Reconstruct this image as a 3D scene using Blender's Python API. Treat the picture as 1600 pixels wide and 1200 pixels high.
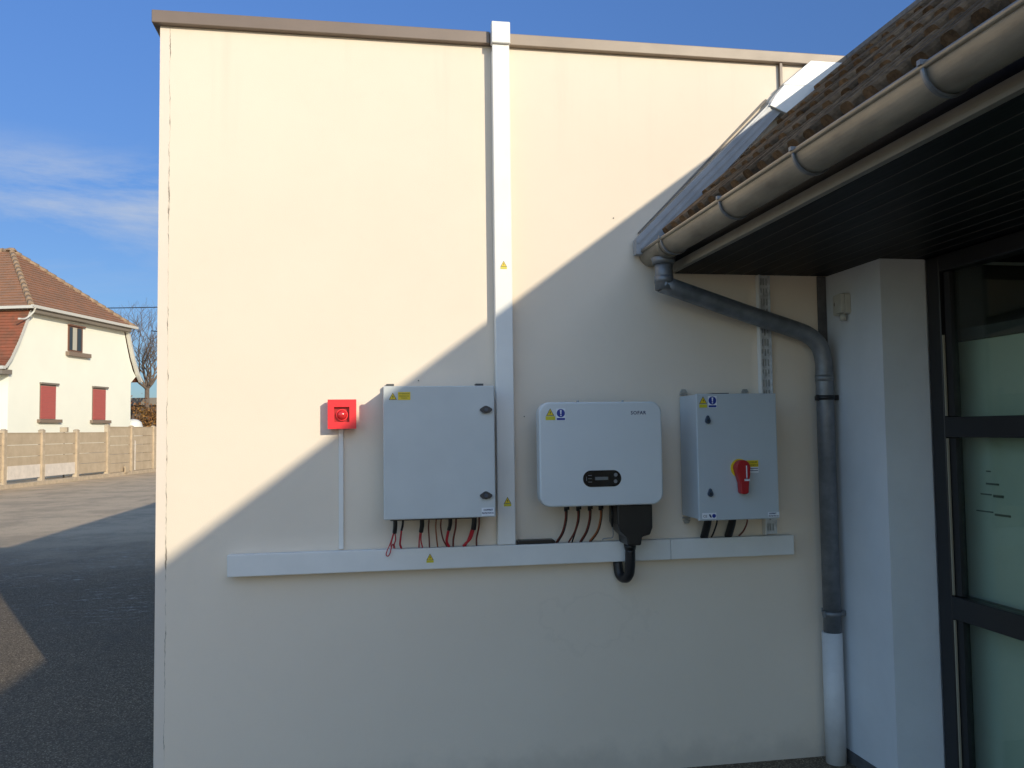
import bpy, bmesh, math, random
from mathutils import Vector, Matrix
random.seed(7)
for o in list(bpy.data.objects): bpy.data.objects.remove(o)
SC = bpy.context.scene
COL = SC.collection
R = math.radians

# ------------------------------------------------------------------ camera
def make_camera():
    yaw, pitch, roll = R(-9.644), R(3.066), R(-0.746)
    cy, sy, cp, sp, cr, sr = math.cos(yaw), math.sin(yaw), math.cos(pitch), math.sin(pitch), math.cos(roll), math.sin(roll)
    f = Vector((-sy*cp, cy*cp, sp)); r = Vector((cy, sy, 0)); u = r.cross(f)
    r2 = r*cr + u*sr; u2 = -r*sr + u*cr
    cam = bpy.data.cameras.new('camera'); cam.sensor_width = 36; cam.lens = 1330/1600*36
    cam.clip_start = 0.05; cam.clip_end = 2000
    o = bpy.data.objects.new('camera', cam); COL.objects.link(o)
    m = Matrix((r2, u2, -f)).transposed().to_4x4(); m.translation = Vector((0, -3.909, 1.6))
    o.matrix_world = m
    SC.camera = o
make_camera()

# ------------------------------------------------------------------ light
SUN = Vector((0.5, -1.0, 0.3705)).normalized()          # towards the sun
SC.view_settings.view_transform = 'Standard'
SC.view_settings.look = 'None'
SC.view_settings.gamma = 1
SC.view_settings.exposure = 0.42
sl = bpy.data.lights.new('sun', 'SUN'); sl.energy = 2.8; sl.angle = R(0.5); sl.color = (1.0, 0.885, 0.68)
so = bpy.data.objects.new('sun', sl); COL.objects.link(so)
so.rotation_euler = (-SUN).to_track_quat('-Z', 'Y').to_euler()
so.location = (3, -8, 8)

W = bpy.data.worlds.new('World'); SC.world = W; W.use_nodes = True
nt = W.node_tree; nt.nodes.clear()
def N(nt, t, **kw):
    n = nt.nodes.new(t)
    for k, v in kw.items():
        if k == 'ins':
            for a, b in v.items(): n.inputs[a].default_value = b
        else: setattr(n, k, v)
    return n
def L(nt, a, b): nt.links.new(a, b)
sky = N(nt, 'ShaderNodeTexSky', sky_type='NISHITA', sun_disc=False)
sky.sun_elevation = R(18.3); sky.sun_rotation = math.atan2(SUN.x, SUN.y); sky.altitude = 150
sky.air_density = 1.0; sky.dust_density = 0.6; sky.ozone_density = 3.0
bg = N(nt, 'ShaderNodeBackground'); bg.inputs['Strength'].default_value = 0.115
out = N(nt, 'ShaderNodeOutputWorld')
# thin high cloud: streaks in the real sky directions
tc = N(nt, 'ShaderNodeTexCoord')
mp = N(nt, 'ShaderNodeMapping'); mp.inputs['Rotation'].default_value = (0, R(-10), R(18)); mp.inputs['Scale'].default_value = (1.3, 1.3, 5.5)
no = N(nt, 'ShaderNodeTexNoise', ins={'Scale': 1.9, 'Detail': 10, 'Roughness': 0.66, 'Distortion': 0.5})
rp = N(nt, 'ShaderNodeValToRGB'); rp.color_ramp.elements[0].position = 0.46; rp.color_ramp.elements[1].position = 0.70
sep = N(nt, 'ShaderNodeSeparateXYZ')
band = N(nt, 'ShaderNodeMapRange', interpolation_type='SMOOTHSTEP', ins={'From Min': 0.315, 'From Max': 0.25, 'To Min': 0.0, 'To Max': 0.85})
band2 = N(nt, 'ShaderNodeMapRange', interpolation_type='SMOOTHSTEP', ins={'From Min': 0.15, 'From Max': 0.24, 'To Min': 0.2, 'To Max': 1.0})
mu = N(nt, 'ShaderNodeMath', operation='MULTIPLY'); mu2 = N(nt, 'ShaderNodeMath', operation='MULTIPLY')
mix = N(nt, 'ShaderNodeMix', data_type='RGBA'); mix.inputs['B'].default_value = (3.2, 3.7, 4.6, 1)
L(nt, tc.outputs['Generated'], mp.inputs['Vector']); L(nt, mp.outputs[0], no.inputs['Vector'])
L(nt, no.outputs['Fac'], rp.inputs['Fac']); L(nt, tc.outputs['Generated'], sep.inputs[0])
L(nt, sep.outputs['Z'], band.inputs['Value']); L(nt, sep.outputs['Z'], band2.inputs['Value'])
L(nt, rp.outputs['Color'], mu.inputs[0]); L(nt, band.outputs[0], mu.inputs[1])
L(nt, mu.outputs[0], mu2.inputs[0]); L(nt, band2.outputs[0], mu2.inputs[1])
# sky graded by height, plus added boost behind the camera to lift shaded walls
gr1 = N(nt, 'ShaderNodeValToRGB'); e = gr1.color_ramp.elements; e.new(0.5); e.new(0.5)
for i, (p, c) in enumerate(((0.0, (0.30, 0.37, 0.46)), (0.22, (0.38, 0.46, 0.60)), (0.5, (0.53, 0.68, 0.92)), (1.0, (0.55, 0.62, 0.75)))): e[i].position = p; e[i].color = (*c, 1)
L(nt, sep.outputs['Z'], gr1.inputs['Fac'])
dt = N(nt, 'ShaderNodeVectorMath', operation='DOT_PRODUCT'); dt.inputs[1].default_value = (-0.45, -0.89, 0); L(nt, tc.outputs['Generated'], dt.inputs[0])
gs = N(nt, 'ShaderNodeMapRange', interpolation_type='SMOOTHSTEP', ins={'From Min': -0.1, 'From Max': 0.8, 'To Min': 0.0, 'To Max': 1.0}); L(nt, dt.outputs['Value'], gs.inputs['Value'])
gc = N(nt, 'ShaderNodeMix', data_type='RGBA'); gc.inputs['A'].default_value = (1.22, 1.24, 1.27, 1); gc.inputs['B'].default_value = (4.8, 3.85, 2.85, 1); L(nt, gs.outputs[0], gc.inputs['Factor'])  # added warm sky brightness outside the view, lights the shaded wall
v1 = N(nt, 'ShaderNodeVectorMath', operation='MULTIPLY'); L(nt, sky.outputs[0], v1.inputs[0]); L(nt, gr1.outputs[0], v1.inputs[1])
dt2 = N(nt, 'ShaderNodeVectorMath', operation='DOT_PRODUCT'); dt2.inputs[1].default_value = (0.55, -0.83, 0); L(nt, tc.outputs['Generated'], dt2.inputs[0])
gs2 = N(nt, 'ShaderNodeMapRange', interpolation_type='SMOOTHSTEP', ins={'From Min': 0.0, 'From Max': 0.8, 'To Min': 1.0, 'To Max': 0.7}); L(nt, dt2.outputs['Value'], gs2.inputs['Value'])  # dims the sky around the sun to deepen shade on the right
v3 = N(nt, 'ShaderNodeVectorMath', operation='SCALE'); L(nt, v1.outputs[0], v3.inputs[0]); L(nt, gs2.outputs[0], v3.inputs['Scale'])
v2 = N(nt, 'ShaderNodeVectorMath', operation='MULTIPLY'); L(nt, v3.outputs[0], v2.inputs[0]); L(nt, gc.outputs['Result'], v2.inputs[1])
L(nt, mu2.outputs[0], mix.inputs['Factor']); L(nt, v2.outputs[0], mix.inputs['A'])
L(nt, mix.outputs['Result'], bg.inputs['Color']); L(nt, bg.outputs[0], out.inputs['Surface'])

# ------------------------------------------------------------------ materials
MAT = {}
def mat(name, col, rough=0.6, metal=0.0, var=0.0, scale=6.0, bump=0.0, bscale=200.0, spec=0.5, col2=None, island=0.0, detail=5, stretch=None):
    m = bpy.data.materials.new(name); m.use_nodes = True; t = m.node_tree
    b = t.nodes['Principled BSDF']
    b.inputs['Base Color'].default_value = (*col, 1); b.inputs['Roughness'].default_value = rough
    b.inputs['Metallic'].default_value = metal; b.inputs['Specular IOR Level'].default_value = spec
    if var or col2 or bump:
        co = N(t, 'ShaderNodeTexCoord'); vec = co.outputs['Object']
        if stretch:
            mpn = N(t, 'ShaderNodeMapping'); mpn.inputs['Scale'].default_value = stretch
            L(t, vec, mpn.inputs['Vector']); vec = mpn.outputs[0]
    if var or col2:
        n = N(t, 'ShaderNodeTexNoise', ins={'Scale': scale, 'Detail': detail, 'Roughness': 0.6}); L(t, vec, n.inputs['Vector'])
        c2 = col2 if col2 else tuple(c*(1-var) for c in col)
        c1 = col if col2 else tuple(min(1, c*(1+var*0.5)) for c in col)
        r = N(t, 'ShaderNodeValToRGB'); r.color_ramp.elements[0].position = 0.32; r.color_ramp.elements[1].position = 0.68
        r.color_ramp.elements[0].color = (*c2, 1); r.color_ramp.elements[1].color = (*c1, 1)
        L(t, n.outputs['Fac'], r.inputs['Fac']); last = r.outputs['Color']
        if island:
            g = N(t, 'ShaderNodeNewGeometry')
            mr = N(t, 'ShaderNodeMapRange', ins={'To Min': 1-island, 'To Max': 1+island})
            L(t, g.outputs['Random Per Island'], mr.inputs['Value'])
            mx = N(t, 'ShaderNodeVectorMath', operation='SCALE'); L(t, last, mx.inputs[0]); L(t, mr.outputs[0], mx.inputs['Scale']); last = mx.outputs[0]
        L(t, last, b.inputs['Base Color'])
        rr = N(t, 'ShaderNodeMapRange', ins={'To Min': min(1, rough+0.08), 'To Max': max(0.03, rough-0.08)}); L(t, n.outputs['Fac'], rr.inputs['Value']); L(t, rr.outputs[0], b.inputs['Roughness'])
    if bump:
        n2 = N(t, 'ShaderNodeTexNoise', ins={'Scale': bscale, 'Detail': 4, 'Roughness': 0.6}); L(t, vec, n2.inputs['Vector'])
        bn = N(t, 'ShaderNodeBump', ins={'Strength': bump, 'Distance': 0.004}); L(t, n2.outputs['Fac'], bn.inputs['Height']); L(t, bn.outputs[0], b.inputs['Normal'])
    MAT[name] = m
    return m

def stucco_wall():
    """pale rendered wall; a crack runs beside the corner, faint blotches and rain marks (all in world metres)"""
    m = bpy.data.materials.new('stucco'); m.use_nodes = True; t = m.node_tree; b = t.nodes['Principled BSDF']
    b.inputs['Roughness'].default_value = 0.9; b.inputs['Specular IOR Level'].default_value = 0.25
    g = N(t, 'ShaderNodeNewGeometry'); s = N(t, 'ShaderNodeSeparateXYZ'); L(t, g.outputs['Position'], s.inputs[0])
    P = g.outputs['Position']
    def math_(op, a, bb=None, c=None):
        n = N(t, 'ShaderNodeMath', operation=op)
        for i, v in enumerate((a, bb, c)):
            if v is None: continue
            if isinstance(v, (int, float)): n.inputs[i].default_value = v
            else: L(t, v, n.inputs[i])
        return n.outputs[0]
    def noise(sc, det=4, rough=0.6, st=None, dist=0):
        v = P
        if st:
            mpn = N(t, 'ShaderNodeMapping'); mpn.inputs['Scale'].default_value = st; L(t, P, mpn.inputs['Vector']); v = mpn.outputs[0]
        n = N(t, 'ShaderNodeTexNoise', ins={'Scale': sc, 'Detail': det, 'Roughness': rough, 'Distortion': dist}); L(t, v, n.inputs['Vector']); return n.outputs['Fac']
    def mapr(v, a, bb, c=0.0, d=1.0, sm=True):
        n = N(t, 'ShaderNodeMapRange', ins={'From Min': a, 'From Max': bb, 'To Min': c, 'To Max': d})
        if sm: n.interpolation_type = 'SMOOTHSTEP'
        L(t, v, n.inputs['Value']); return n.outputs[0]
    def mixc(f, a, bcol):
        n = N(t, 'ShaderNodeMix', data_type='RGBA'); L(t, f, n.inputs['Factor'])
        if isinstance(a, tuple): n.inputs['A'].default_value = (*a, 1)
        else: L(t, a, n.inputs['A'])
        n.inputs['B'].default_value = (*bcol, 1); return n.outputs['Result']
    base = mixc(mapr(noise(0.9, 5), 0.35, 0.7), (0.80, 0.698, 0.575), (0.78, 0.672, 0.55))
    base = mixc(math_('MULTIPLY', mapr(noise(16, 6, 0.75), 0.5, 0.75), 0.16), base, (0.70, 0.61, 0.50))
    # pinkish corner strip
    strip = mapr(s.outputs['X'], -0.862, -0.866)
    base = mixc(math_('MULTIPLY', strip, 0.5), base, (0.75, 0.66, 0.58))
    # rain streaks below the coping and at mid height
    streak = math_('MULTIPLY', mapr(noise(9, 4, 0.6, (1, 1, 0.06)), 0.52, 0.75), mapr(s.outputs['Z'], 2.6, 3.42, 0.0, 0.2))
    base = mixc(streak, base, (0.60, 0.52, 0.42))
    # faint ring of old damp below the trunking
    dx = math_('DIVIDE', math_('SUBTRACT', s.outputs['X'], 1.02), 0.24); dz = math_('DIVIDE', math_('SUBTRACT', s.outputs['Z'], 0.70), 0.13)
    rr_ = math_('ADD', math_('SQRT', math_('ADD', math_('MULTIPLY', dx, dx), math_('MULTIPLY', dz, dz))), math_('MULTIPLY', math_('SUBTRACT', noise(4, 5), 0.5), 2.6))
    ring = math_('MULTIPLY', mapr(math_('ABSOLUTE', math_('SUBTRACT', rr_, 1.0)), 0.10, 0.0), 0.10)
    base = mixc(ring, base, (0.5, 0.43, 0.35))
    # dirt splash at the foot
    foot = math_('MULTIPLY', mapr(math_('ADD', s.outputs['Z'], math_('MULTIPLY', noise(7, 5), 0.25)), 0.30, 0.12), 0.35)
    base = mixc(foot, base, (0.36, 0.32, 0.27))
    # crack
    cx = math_('ADD', -0.862, math_('MULTIPLY', math_('SUBTRACT', noise(4.5, 7, 0.75, (0, 0, 1)), 0.5), 0.035))
    d = math_('ABSOLUTE', math_('SUBTRACT', s.outputs['X'], cx))
    wid = mapr(noise(3.2, 5, 0.7, (0, 0, 1)), 0.44, 0.70, 0.0004, 0.0055)
    crack = math_('MULTIPLY', mapr(math_('DIVIDE', d, wid), 1.3, 0.5), mapr(noise(8, 3, 0.6, (0, 0, 1)), 0.42, 0.56, 0.15, 0.9))
    base = mixc(crack, base, (0.19, 0.16, 0.12))
    L(t, base, b.inputs['Base Color'])
    hgt = math_('SUBTRACT', math_('ADD', noise(260, 4, 0.7), math_('MULTIPLY', noise(2.2, 3), 3.0)), math_('MULTIPLY', crack, 3.0))
    bn = N(t, 'ShaderNodeBump', ins={'Strength': 0.35, 'Distance': 0.0035}); L(t, hgt, bn.inputs['Height']); L(t, bn.outputs[0], b.inputs['Normal'])
    MAT['stucco'] = m

def asphalt():
    m = bpy.data.materials.new('asphalt'); m.use_nodes = True; t = m.node_tree; b = t.nodes['Principled BSDF']
    g = N(t, 'ShaderNodeNewGeometry'); P = g.outputs['Position']
    s = N(t, 'ShaderNodeSeparateXYZ'); L(t, P, s.inputs[0])
    def noise(sc, det=4, rough=0.6, st=None, dist=0):
        v = P
        if st:
            mpn = N(t, 'ShaderNodeMapping'); mpn.inputs['Scale'].default_value = st; mpn.inputs['Rotation'].default_value = (0, 0, R(12)); L(t, P, mpn.inputs['Vector']); v = mpn.outputs[0]
        n = N(t, 'ShaderNodeTexNoise', ins={'Scale': sc, 'Detail': det, 'Roughness': rough, 'Distortion': dist}); L(t, v, n.inputs['Vector']); return n.outputs['Fac']
    def ramp(f, stops):
        r = N(t, 'ShaderNodeValToRGB'); e = r.color_ramp.elements
        while len(e) < len(stops): e.new(0.5)
        for i, (p, c) in enumerate(stops): e[i].position = p; e[i].color = (*c, 1)
        L(t, f, r.inputs['Fac']); return r.outputs['Color']
    def mr(v, a, bb, c=0., d=1.):
        n = N(t, 'ShaderNodeMapRange', interpolation_type='SMOOTHSTEP', ins={'From Min': a, 'From Max': bb, 'To Min': c, 'To Max': d}); L(t, v, n.inputs['Value']); return n.outputs[0]
    def mul(a, bb):
        n = N(t, 'ShaderNodeMath', operation='MULTIPLY')
        L(t, a, n.inputs[0])
        if isinstance(bb, float): n.inputs[1].default_value = bb
        else: L(t, bb, n.inputs[1])
        return n.outputs[0]
    def mixc(f, a, bb):
        n = N(t, 'ShaderNodeMix', data_type='RGBA'); L(t, f, n.inputs['Factor'])
        for k, v in (('A', a), ('B', bb)):
            if isinstance(v, tuple): n.inputs[k].default_value = (*v, 1)
            else: L(t, v, n.inputs[k])
        return n.outputs['Result']
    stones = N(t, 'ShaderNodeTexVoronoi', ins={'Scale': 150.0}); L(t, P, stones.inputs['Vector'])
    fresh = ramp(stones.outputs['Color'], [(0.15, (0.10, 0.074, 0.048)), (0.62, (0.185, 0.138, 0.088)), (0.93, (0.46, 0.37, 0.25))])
    worn_bounce = ramp(noise(40, 6, 0.75), [(0.3, (0.56, 0.43, 0.28)), (0.7, (0.80, 0.62, 0.41))])
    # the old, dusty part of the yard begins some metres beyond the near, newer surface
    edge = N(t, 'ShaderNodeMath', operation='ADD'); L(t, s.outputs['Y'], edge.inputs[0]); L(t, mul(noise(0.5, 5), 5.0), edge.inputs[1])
    w2 = N(t, 'ShaderNodeMath', operation='MAXIMUM'); L(t, mr(edge.outputs[0], 8.0, 14.5), w2.inputs[0]); L(t, mr(edge.outputs[0], -2.5, -4.5), w2.inputs[1])  # pale ground also added behind the camera to bounce light onto the wall
    wear_bounce_mask = w2.outputs[0]
    col = mixc(wear_bounce_mask, fresh, worn_bounce)
    col = mixc(mul(mr(noise(0.8, 7, 0.75), 0.42, 0.62), 0.30), col, (0.12, 0.10, 0.075))
    # pale scattered grit on a band of the yard
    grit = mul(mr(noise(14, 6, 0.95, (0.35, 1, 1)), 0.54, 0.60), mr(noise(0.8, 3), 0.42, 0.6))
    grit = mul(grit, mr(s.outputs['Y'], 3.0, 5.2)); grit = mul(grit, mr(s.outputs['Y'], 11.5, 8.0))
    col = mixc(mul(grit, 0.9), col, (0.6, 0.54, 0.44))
    # wheel rubbed streaks
    st = mul(mr(noise(1.2, 5, 0.7, (1.0, 0.12, 1)), 0.56, 0.68), 0.16)
    col = mixc(st, col, (0.07, 0.065, 0.06))
    L(t, col, b.inputs['Base Color']); b.inputs['Roughness'].default_value = 0.88; b.inputs['Specular IOR Level'].default_value = 0.3
    add = N(t, 'ShaderNodeMath', operation='ADD'); L(t, stones.outputs['Distance'], add.inputs[0]); L(t, noise(160, 4), add.inputs[1])
    bn = N(t, 'ShaderNodeBump', ins={'Strength': 0.7, 'Distance': 0.006}); L(t, add.outputs[0], bn.inputs['Height']); L(t, bn.outputs[0], b.inputs['Normal'])
    MAT['asphalt'] = m

stucco_wall(); asphalt()
mat('coping_dark', (0.20, 0.15, 0.118), 0.45, 0.0, 0.12, 3, 0.05)
mat('coping_pale', (0.29, 0.225, 0.17), 0.45, 0.0, 0.12, 3, 0.05)
mat('pvc', (0.78, 0.77, 0.74), 0.38, var=0.07, scale=4, detail=9)
mat('pvc_old', (0.66, 0.66, 0.66), 0.5, var=0.12, scale=7)
mat('zinc', (0.35, 0.315, 0.25), 0.45, 0.5, 0.40, 7, 0.10, 60, stretch=(1.5, 0.5, 1.5), detail=8)
mat('zinc_grey', (0.225, 0.24, 0.26), 0.5, 0.5, 0.28, 12, 0.08, 50)
mat('flash_metal', (0.34, 0.355, 0.38), 0.5, 0.2, 0.12, 10, 0.05, 40)
mat('flash_white', (0.86, 0.86, 0.84), 0.4, 0.0, 0.05, 10)
mat('sealant', (0.20, 0.18, 0.16), 0.8, var=0.3, scale=30)
mat('roof_gap_shade', (0.018, 0.014, 0.011), 0.95)  # near-black deck: shade between the tiles put into its colour
mat('tile', (0.21, 0.135, 0.078), 1.0, 0, 0.6, 34, 0.7, 120, spec=0.12, island=0.32, col2=(0.09, 0.060, 0.037))
mat('fascia', (0.26, 0.24, 0.20), 0.5, var=0.1, scale=8)
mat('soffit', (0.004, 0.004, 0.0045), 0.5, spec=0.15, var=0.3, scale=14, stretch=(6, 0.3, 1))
mat('soffit_gap', (0.085, 0.08, 0.075), 0.5)
mat('render_white', (0.64, 0.67, 0.70), 0.85, var=0.06, scale=3, bump=0.3, bscale=300)
mat('skirting', (0.10, 0.10, 0.105), 0.7, var=0.3, scale=20)
mat('frame_dark', (0.010, 0.010, 0.012), 0.4)
mat('gasket', (0.30, 0.27, 0.20), 0.5)
mat('blind', (0.46, 0.51, 0.44), 0.85, var=0.06, scale=3)
mat('interior', (0.05, 0.05, 0.05), 0.9)
mat('mark_dark', (0.10, 0.11, 0.09), 0.6)  # colour of the plain dark strips set before the blind
mat('red_case', (0.86, 0.022, 0.032), 0.38)
mat('handle_red', (0.42, 0.012, 0.016), 0.4)
mat('red_lens', (0.62, 0.03, 0.03), 0.12, spec=0.8)
mat('red_dark', (0.38, 0.01, 0.012), 0.4)
mat('cabinet', (0.575, 0.60, 0.60), 0.42, var=0.07, scale=2.2, bump=0.06, bscale=500)
mat('cabinet_blue', (0.50, 0.545, 0.575), 0.42, var=0.03, scale=3, bump=0.06, bscale=500)
mat('cover', (0.66, 0.685, 0.69), 0.38, var=0.03, scale=3, bump=0.05, bscale=500)
mat('black_plastic', (0.012, 0.012, 0.013), 0.38)
mat('black_gloss', (0.006, 0.006, 0.008), 0.12)
mat('heatsink', (0.05, 0.052, 0.055), 0.5)
mat('lock', (0.02, 0.028, 0.04), 0.35)
mat('lock_blue', (0.035, 0.06, 0.10), 0.35)
mat('screen', (0.16, 0.17, 0.17), 0.3)
mat('button', (0.20, 0.20, 0.20), 0.4)
mat('yellow', (0.80, 0.58, 0.02), 0.45)
mat('yellow_green', (0.62, 0.55, 0.03), 0.45)
mat('blue', (0.01, 0.035, 0.28), 0.4)
mat('label_white', (0.78, 0.80, 0.84), 0.45)
mat('label_ink', (0.01, 0.02, 0.09), 0.5)
mat('text_dark', (0.06, 0.045, 0.01), 0.5)
mat('cable_black', (0.012, 0.012, 0.014), 0.45)
mat('cable_red', (0.50, 0.02, 0.03), 0.45)
mat('cable_brown', (0.16, 0.035, 0.02), 0.45)
mat('cable_tan', (0.33, 0.11, 0.04), 0.5)
mat('cable_grey', (0.25, 0.27, 0.30), 0.5)
mat('steel', (0.42, 0.44, 0.45), 0.4, 0.6, 0.2, 20)
mat('galvanised', (0.66, 0.68, 0.70), 0.45, 0.1, 0.3, 30)
mat('socket', (0.50, 0.49, 0.43), 0.5, var=0.1, scale=20)
mat('concrete', (0.56, 0.45, 0.31), 0.9, 0, 0.18, 3.0, 0.4, 30, col2=(0.47, 0.37, 0.25))
mat('concrete_post', (0.54, 0.435, 0.305), 0.9, 0, 0.2, 6.0, 0.4, 30)
mat('concrete_white', (0.76, 0.68, 0.58), 0.85, 0, 0.12, 5)
mat('house_wall', (0.90, 0.90, 0.78), 0.9, var=0.03, scale=0.8, bump=0.2, bscale=40)
mat('house_roof', (0.38, 0.19, 0.11), 0.85, 0, 0.45, 2.6, 0.5, 18, col2=(0.27, 0.165, 0.11), detail=9)
mat('house_roof_low', (0.34, 0.10, 0.05), 0.85, 0, 0.45, 3.2, 0.5, 18, col2=(0.17, 0.085, 0.05), detail=9)
mat('ridge_tile', (0.34, 0.24, 0.16), 0.9, 0, 0.3, 8)
mat('house_trim', (0.60, 0.59, 0.54), 0.6)
mat('house_trim_dark', (0.22, 0.19, 0.155), 0.7)
mat('shutter', (0.50, 0.125, 0.105), 0.6, var=0.06, scale=3, stretch=(1, 1, 8))
mat('sill', (0.24, 0.18, 0.135), 0.8)
mat('house_glass', (0.05, 0.06, 0.065), 0.1)
mat('house_frame', (0.20, 0.10, 0.065), 0.6)
mat('curtain', (0.5, 0.48, 0.40), 0.9)
mat('bark', (0.17, 0.13, 0.10), 0.9, var=0.3, scale=6)
mat('shed', (0.14, 0.10, 0.075), 0.9, var=0.3, scale=4)
mat('hedge_leaf', (0.27, 0.15, 0.035), 0.8, 0, 0.4, 1.4, col2=(0.20, 0.075, 0.03), island=0.5)
mat('tank', (0.76, 0.76, 0.72), 0.5)
mat('roofing', (0.10, 0.10, 0.10), 0.9)

def glass_mat():
    m = bpy.data.materials.new('glass'); m.use_nodes = True; t = m.node_tree; t.nodes.clear()
    o = N(t, 'ShaderNodeOutputMaterial'); mx = N(t, 'ShaderNodeMixShader')
    tr = N(t, 'ShaderNodeBsdfTransparent'); tr.inputs[0].default_value = (0.90, 0.95, 0.91, 1)
    gl = N(t, 'ShaderNodeBsdfGlossy'); gl.inputs['Roughness'].default_value = 0.02; gl.inputs[0].default_value = (1, 1, 1, 1)
    lw = N(t, 'ShaderNodeLayerWeight', ins={'Blend': 0.5}); pw = N(t, 'ShaderNodeMath', operation='POWER'); pw.inputs[1].default_value = 4.5
    fr = N(t, 'ShaderNodeMapRange', ins={'To Min': 0.03, 'To Max': 0.9}); L(t, lw.outputs['Facing'], pw.inputs[0]); L(t, pw.outputs[0], fr.inputs['Value'])
    L(t, fr.outputs[0], mx.inputs[0]); L(t, tr.outputs[0], mx.inputs[1]); L(t, gl.outputs[0], mx.inputs[2]); L(t, mx.outputs[0], o.inputs['Surface'])
    MAT['glass'] = m
glass_mat()

# ------------------------------------------------------------------ mesh helpers (all shapes are given in world metres)
class MB:
    def __init__(s): s.v = []; s.f = []; s.smooth = []
    def add(s, vs, fs, sm=False):
        n = len(s.v); s.v += [tuple(p) for p in vs]
        for f in fs: s.f.append(tuple(i+n for i in f)); s.smooth.append(sm)
        return s
    def box(s, x0, x1, y0, y1, z0, z1):
        v = [(x, y, z) for z in (z0, z1) for y in (y0, y1) for x in (x0, x1)]
        return s.add(v, [(0, 2, 3, 1), (4, 5, 7, 6), (0, 1, 5, 4), (2, 6, 7, 3), (0, 4, 6, 2), (1, 3, 7, 5)])
    def obox(s, fr, u0, u1, v0, v1, z0, z1):
        v = [fr(a, b, z) for z in (z0, z1) for b in (v0, v1) for a in (u0, u1)]
        return s.add(v, [(0, 2, 3, 1), (4, 5, 7, 6), (0, 1, 5, 4), (2, 6, 7, 3), (0, 4, 6, 2), (1, 3, 7, 5)])
    def prism(s, pts, a, b, ax='y', sm=False, fr=None):
        """polygon pts extruded from a to b along ax; pts are (x,z) for y, (y,z) for x, (x,y) for z"""
        def P(p, c):
            q = {'y': (p[0], c, p[1]), 'x': (c, p[0], p[1]), 'z': (p[0], p[1], c)}[ax]
            return fr(*q) if fr else q
        n = len(pts); v = [P(p, a) for p in pts]+[P(p, b) for p in pts]
        s.add(v, [tuple(range(n)), tuple(range(2*n-1, n-1, -1))])
        k = len(s.v)-2*n
        for i in range(n): s.f.append((k+i, k+(i+1) % n, k+n+(i+1) % n, k+n+i)); s.smooth.append(sm)
        return s
    def quad(s, a, b, c, d): return s.add([a, b, c, d], [(0, 1, 2, 3)])
    def cyl(s, p0, p1, r, r1=None, n=16, caps=True):
        return s.tube([p0, p1], [r, r if r1 is None else r1], n, caps)
    def tube(s, pts, r, n=8, caps=True):
        pts = [Vector(p) for p in pts]; rs = r if isinstance(r, (list, tuple)) else [r]*len(pts)
        base = len(s.v); prev = None
        for i, p in enumerate(pts):
            d = (pts[min(i+1, len(pts)-1)]-pts[max(i-1, 0)]).normalized()
            if prev is None:
                a = d.cross(Vector((0, 0, 1)));
                if a.length < 1e-3: a = d.cross(Vector((0, 1, 0)))
                a.normalize()
            else:
                a = (prev - d*prev.dot(d)).normalized()
            prev = a; b = d.cross(a)
            for k in range(n):
                t = 2*math.pi*k/n; s.v.append(tuple(p+a*(math.cos(t)*rs[i])+b*(math.sin(t)*rs[i])))
        for i in range(len(pts)-1):
            for k in range(n):
                s.f.append((base+i*n+k, base+i*n+(k+1) % n, base+(i+1)*n+(k+1) % n, base+(i+1)*n+k)); s.smooth.append(True)
        if caps:
            s.f.append(tuple(base+k for k in range(n))[::-1]); s.smooth.append(False)
            e = base+(len(pts)-1)*n; s.f.append(tuple(e+k for k in range(n))); s.smooth.append(False)
        return s
    def dome(s, c, r, squash=1.0, n=20, m=7):
        """half ball facing -y"""
        vs = []; fs = []
        for j in range(m):
            t = (math.pi/2)*j/(m-1)
            for k in range(n):
                a = 2*math.pi*k/n
                vs.append((c[0]+r*math.cos(t)*math.cos(a), c[1]-r*squash*math.sin(t), c[2]+r*math.cos(t)*math.sin(a)))
        for j in range(m-1):
            for k in range(n): fs.append((j*n+k, j*n+(k+1) % n, (j+1)*n+(k+1) % n, (j+1)*n+k))
        return s.add(vs, fs, True)
    def build(s, name, material, parent=None, bevel=0.0, seg=2):
        me = bpy.data.meshes.new(name)
        if parent is not None: org = Vector(wloc(parent))
        else:
            xs, ys, zs = zip(*s.v); org = Vector(((min(xs)+max(xs))/2, (min(ys)+max(ys))/2, min(zs)))
        me.from_pydata([tuple(Vector(p)-org) for p in s.v], [], s.f)
        for p, sm in zip(me.polygons, s.smooth): p.use_smooth = sm
        bm = bmesh.new(); bm.from_mesh(me); bmesh.ops.recalc_face_normals(bm, faces=bm.faces); bm.to_mesh(me); bm.free()
        me.materials.append(MAT[material])
        o = bpy.data.objects.new(name, me); COL.objects.link(o)
        if parent is not None: o.parent = parent
        else: o.location = org
        if bevel:
            b = o.modifiers.new('bevel', 'BEVEL'); b.width = bevel; b.segments = seg; b.limit_method = 'ANGLE'; b.angle_limit = R(40)
        return o
def wloc(o):
    l = Vector(o.location)
    while o.parent: o = o.parent; l += Vector(o.location)
    return l
def tag(o, label=None, cat=None, group=None, kind=None):
    if label: o['label'] = label
    if cat: o['category'] = cat
    if group: o['group'] = group
    if kind: o['kind'] = kind
    return o
def thing(name, loc, label, cat, group=None):
    o = bpy.data.objects.new(name, None); o.location = loc; o.empty_display_size = 0.1; COL.objects.link(o)
    return tag(o, label, cat, group)
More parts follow.
